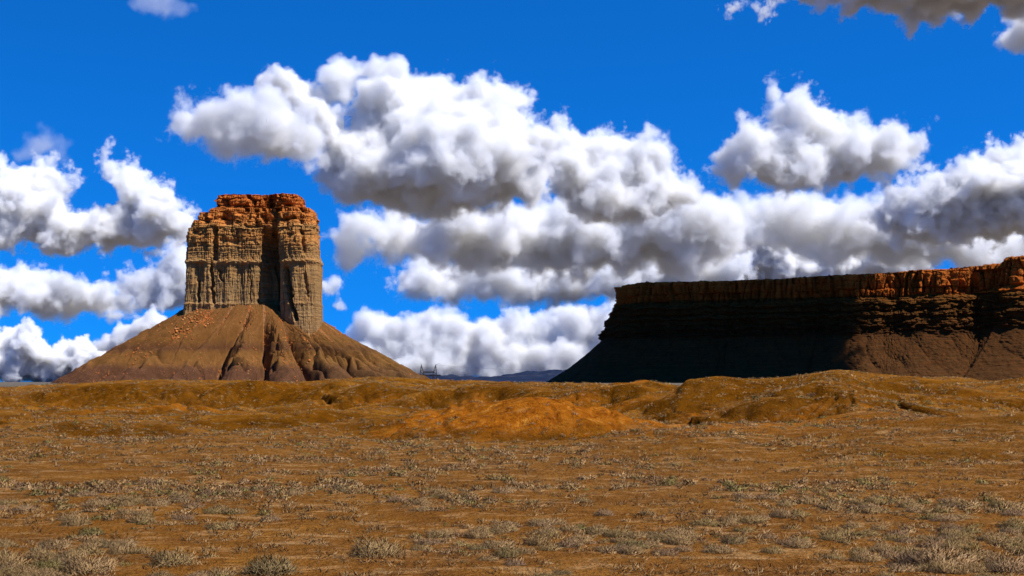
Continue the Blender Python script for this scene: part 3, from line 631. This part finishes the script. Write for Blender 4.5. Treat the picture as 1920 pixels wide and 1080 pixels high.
def cloud(label, D, balls, base, seed, dens=.10, flat=.3, lv=1, vox=3.4, nk=11, ero=1.9, band=70, deep=1.6, bump_=20, vv=4., name='cloud', alb=.945, nsc=50, rf=1.27):
    rnd = random.Random(seed); px = D / F; L = []
    def grow(c, r, l):
        L.append((c, r))
        if l:
            for k in range(nk):
                a = rnd.uniform(0, 2 * math.pi); z = rnd.uniform(-.3, 1); s = math.sqrt(1 - z * z)
                grow(c + Vector((s * math.cos(a), s * math.sin(a), z)) * (r * rnd.uniform(.7, .92)), r * rnd.uniform(.3, .55), l - 1)
    for (x, y, r, *dy) in balls: grow(P(x, y, D + (dy[0] if dy else 0)) + Vector((0, rnd.uniform(-.5, .5) * r * px * deep * (not dy), 0)), r * px * rf, lv)
    v = np.concatenate([IV * r * np.array([1, deep, 1]) + np.array(c) for c, r in L]); f = np.concatenate([IF + i * len(IV) for i in range(len(L))])
    zb = P(960, base, D).z; z = v[:, 2]; v[:, 2] = np.where(z < zb, zb + (z - zb) * flat, z)
    org = np.array([v[:, 0].mean(), D, zb]); v -= org
    ob = link(bpy.data.objects.new('tmp', mesh_np('tmp', v, f)))
    md = ob.modifiers.new('r', 'REMESH'); md.mode = 'VOXEL'; md.voxel_size = vox * px
    dg = bpy.context.evaluated_depsgraph_get(); m2 = bpy.data.meshes.new_from_object(ob.evaluated_get(dg)); bpy.data.objects.remove(ob)
    n = len(m2.vertices); co = np.empty(n * 3); m2.vertices.foreach_get('co', co); co = co.reshape(-1, 3); nr = np.empty(n * 3); m2.vertices.foreach_get('normal', nr); nr = nr.reshape(-1, 3)
    q = (co + org) / (60 * px); co = co + nr * (fbm(q[:, 0], q[:, 1], q[:, 2], 4, seed, .55) * bump_ * px)[:, None]
    m2.vertices.foreach_set('co', co.ravel()); m2.update()
    mat = cloud_material(px, dens, ero, alb, nsc); m2.materials.clear(); m2.materials.append(mat)
    hull = bpy.data.objects.new('cloud_hull', m2); hull.location = org          # shape source of the volume, not in the scene
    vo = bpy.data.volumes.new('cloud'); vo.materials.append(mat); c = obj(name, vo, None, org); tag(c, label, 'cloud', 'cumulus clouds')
    md = c.modifiers.new('m', 'MESH_TO_VOLUME'); md.object = hull; md.density = 1; md.interior_band_width = band * px; md.resolution_mode = 'VOXEL_SIZE'; md.voxel_size = vv * px
    return c
def pd(base): return 1000 * F / (HY - base)
CL = [
 ('huge cumulus with brilliant white top and flat grey base, over the gap in the centre', pd(415), [(700, 325, 85), (760, 240, 95), (795, 165, 42), (720, 195, 60), (845, 195, 50), (890, 240, 70), (850, 320, 110), (950, 275, 75), (990, 310, 62), (985, 360, 50), (800, 350, 90), (660, 260, 55), (645, 350, 45), (620, 310, 30), (900, 370, 60)], 405, 1, dict(dens=.11)),
 ('ragged white wisps curling off the left top of the huge cumulus', pd(400), [(620, 150, 26), (650, 135, 26), (700, 130, 26), (740, 130, 24), (640, 180, 28), (600, 200, 26)], 300, 31, dict(dens=.08, ero=1.7, band=30)),
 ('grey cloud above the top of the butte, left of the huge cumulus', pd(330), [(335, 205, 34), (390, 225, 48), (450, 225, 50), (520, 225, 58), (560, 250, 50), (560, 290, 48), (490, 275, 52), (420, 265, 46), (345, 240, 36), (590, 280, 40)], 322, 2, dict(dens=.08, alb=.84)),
 ('small white cloud peeking over the grey cloud above the butte', pd(395), [(520, 160, 34), (500, 180, 30), (560, 190, 35), (590, 220, 40), (600, 260, 40)], 280, 3, dict(dens=.16)),
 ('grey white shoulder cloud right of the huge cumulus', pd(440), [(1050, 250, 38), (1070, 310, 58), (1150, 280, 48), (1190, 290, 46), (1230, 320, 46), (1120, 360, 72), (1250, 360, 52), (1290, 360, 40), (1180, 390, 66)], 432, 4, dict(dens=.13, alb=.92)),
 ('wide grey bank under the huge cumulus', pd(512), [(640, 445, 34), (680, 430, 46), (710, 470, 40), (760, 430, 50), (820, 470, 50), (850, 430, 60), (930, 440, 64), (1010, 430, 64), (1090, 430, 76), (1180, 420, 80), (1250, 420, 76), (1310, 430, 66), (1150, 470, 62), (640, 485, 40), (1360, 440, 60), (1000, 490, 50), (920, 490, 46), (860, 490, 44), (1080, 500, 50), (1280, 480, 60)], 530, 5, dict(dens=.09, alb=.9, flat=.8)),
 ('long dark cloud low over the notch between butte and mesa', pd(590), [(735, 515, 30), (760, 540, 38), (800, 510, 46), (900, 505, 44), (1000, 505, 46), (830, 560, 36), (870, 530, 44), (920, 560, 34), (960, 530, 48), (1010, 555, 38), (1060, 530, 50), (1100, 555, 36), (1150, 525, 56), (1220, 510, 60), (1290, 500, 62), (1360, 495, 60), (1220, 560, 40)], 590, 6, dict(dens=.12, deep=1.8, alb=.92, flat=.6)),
 ('peaked white cumulus with grey base above the mesa', pd(375), [(1480, 185, 42), (1490, 225, 58), (1460, 275, 62), (1520, 250, 50), (1400, 290, 52), (1380, 245, 24), (1540, 275, 66), (1480, 320, 65), (1600, 290, 58), (1670, 285, 58), (1720, 275, 42), (1370, 325, 46), (1670, 235, 24), (1560, 320, 60), (1740, 245, 22)], 366, 7, dict(dens=.11)),
 ('grey cloud at the right edge with a white tower', pd(468), [(1905, 295, 34), (1870, 340, 52), (1800, 360, 56), (1740, 380, 56), (1850, 400, 74), (1920, 380, 74), (1990, 370, 90), (1780, 420, 62), (1710, 420, 60), (1690, 370, 36)], 466, 8, dict(dens=.18, alb=.96)),
 ('brilliant white cloud behind the middle of the mesa', 27000, [(1400, 430, 44), (1430, 460, 52), (1480, 480, 60), (1540, 500, 55), (1390, 490, 50), (1600, 510, 45), (1450, 520, 50), (1340, 520, 50), (1660, 500, 44), (1720, 500, 40), (1290, 540, 40), (1560, 420, 30), (1610, 390, 24), (1660, 380, 22), (1580, 450, 40)], 565, 9, dict(dens=.4, rf=1.3, alb=1.)),
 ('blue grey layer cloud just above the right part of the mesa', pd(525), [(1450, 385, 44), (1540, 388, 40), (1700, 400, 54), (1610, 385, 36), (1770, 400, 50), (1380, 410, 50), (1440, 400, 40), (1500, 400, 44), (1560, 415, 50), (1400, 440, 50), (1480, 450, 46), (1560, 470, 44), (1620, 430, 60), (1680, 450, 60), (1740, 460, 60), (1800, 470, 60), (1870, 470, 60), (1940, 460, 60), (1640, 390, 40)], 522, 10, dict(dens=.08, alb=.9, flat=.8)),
 ('broad white and grey cumulus on the left with a hole of blue', pd(490), [(20, 350, 56), (60, 400, 78), (30, 440, 60), (130, 440, 66), (200, 310, 36), (235, 335, 46), (280, 365, 52), (320, 400, 56), (260, 420, 66), (190, 440, 60), (345, 430, 46), (360, 390, 30), (70, 335, 46), (130, 325, 34), (-60, 390, 80), (10, 320, 34), (110, 470, 40), (300, 460, 44), (190, 465, 40)], 486, 11, dict(dens=.22, rf=1.08)),
 ('low grey cloud on the left below the broad cumulus', pd(605), [(50, 530, 44), (20, 555, 44), (90, 555, 46), (150, 565, 42), (200, 570, 38), (-40, 550, 50), (240, 575, 34), (30, 520, 34), (110, 580, 40), (180, 560, 40)], 606, 12, dict(dens=.16, deep=1.8, alb=.94)),
 ('pale cloud passing behind the shaft of the butte', pd(595), [(290, 515, 34), (330, 520, 40), (270, 550, 36), (320, 555, 40), (370, 540, 44), (620, 530, 24), (340, 490, 36), (250, 520, 26), (300, 570, 36), (230, 545, 24)], 590, 13, dict(dens=.16, deep=1.4, alb=.96)),
 ('bright cream cumulus bank on the horizon between butte and mesa', 40000, [(690, 605, 26), (670, 640, 34), (730, 620, 34), (790, 630, 40), (850, 620, 34), (900, 640, 40), (960, 615, 34), (720, 650, 44), (820, 655, 44), (930, 655, 44), (1010, 630, 40), (1060, 615, 36), (1110, 620, 44), (700, 680, 44), (770, 680, 46), (850, 680, 46), (930, 680, 46), (1010, 680, 46), (1090, 680, 50), (1160, 650, 60), (630, 670, 36), (1200, 690, 50)], 730, 14, dict(dens=.10, vox=2.4, vv=3, band=30, bump_=12, rf=1.3, nsc=26, deep=.8, ero=1.5, alb=1.)),
 ('white ragged cloud low on the left horizon', 40000, [(20, 635, 28), (60, 655, 36), (30, 690, 34), (110, 680, 36), (160, 680, 34), (200, 670, 28), (90, 700, 30), (-30, 670, 40), (250, 660, 28)], 730, 15, dict(dens=.3, vox=2.6, vv=3.4, band=26, bump_=14, nsc=22)),
 ('small white puff beside the left slope of the butte', 18000, [(285, 595, 18), (270, 615, 20), (300, 610, 20), (240, 640, 24), (310, 635, 24), (200, 655, 22), (260, 660, 26)], 660, 16, dict(dens=.16, vox=2.6, vv=3.4, band=18, bump_=10, nsc=20)),
 ('grey cloud running along the top edge at the right', 3650, [(1470, -50, 60, 330), (1540, -60, 75, 280), (1620, -70, 80, 260), (1370, 12, 26), (1440, 5, 34), (1540, 0, 34), (1600, -10, 46), (1680, -15, 52), (1760, -25, 66), (1840, -20, 60), (1640, -70, 90), (1760, -110, 100), (1860, -90, 90), (1700, -60, 80, 250), (1780, -60, 80, 220), (1960, -90, 100, -130), (2060, -70, 85, -230), (1840, -70, 80, -200), (1900, -80, 80, -260)], 38, 17, dict(dens=.20, deep=2.4, vv=7, vox=4, rf=1.15, alb=.95)),
 ('dark cloud scrap cut by the right edge near the top', 4300, [(1930, 70, 50), (1895, 70, 28), (1990, 60, 60)], 110, 18, dict(dens=.10, alb=.93)),
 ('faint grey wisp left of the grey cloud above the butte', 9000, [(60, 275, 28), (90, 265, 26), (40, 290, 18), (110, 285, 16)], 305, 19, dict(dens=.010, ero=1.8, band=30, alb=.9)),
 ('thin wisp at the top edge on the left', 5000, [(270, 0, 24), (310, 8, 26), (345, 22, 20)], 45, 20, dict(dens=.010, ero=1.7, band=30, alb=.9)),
 ('tiny grey puff right of the butte tower', 18000, [(636, 572, 12), (645, 578, 10)], 590, 21, dict(dens=.06, vox=2, vv=3, band=14, bump_=6, nsc=12)),
]
if want('clouds'):
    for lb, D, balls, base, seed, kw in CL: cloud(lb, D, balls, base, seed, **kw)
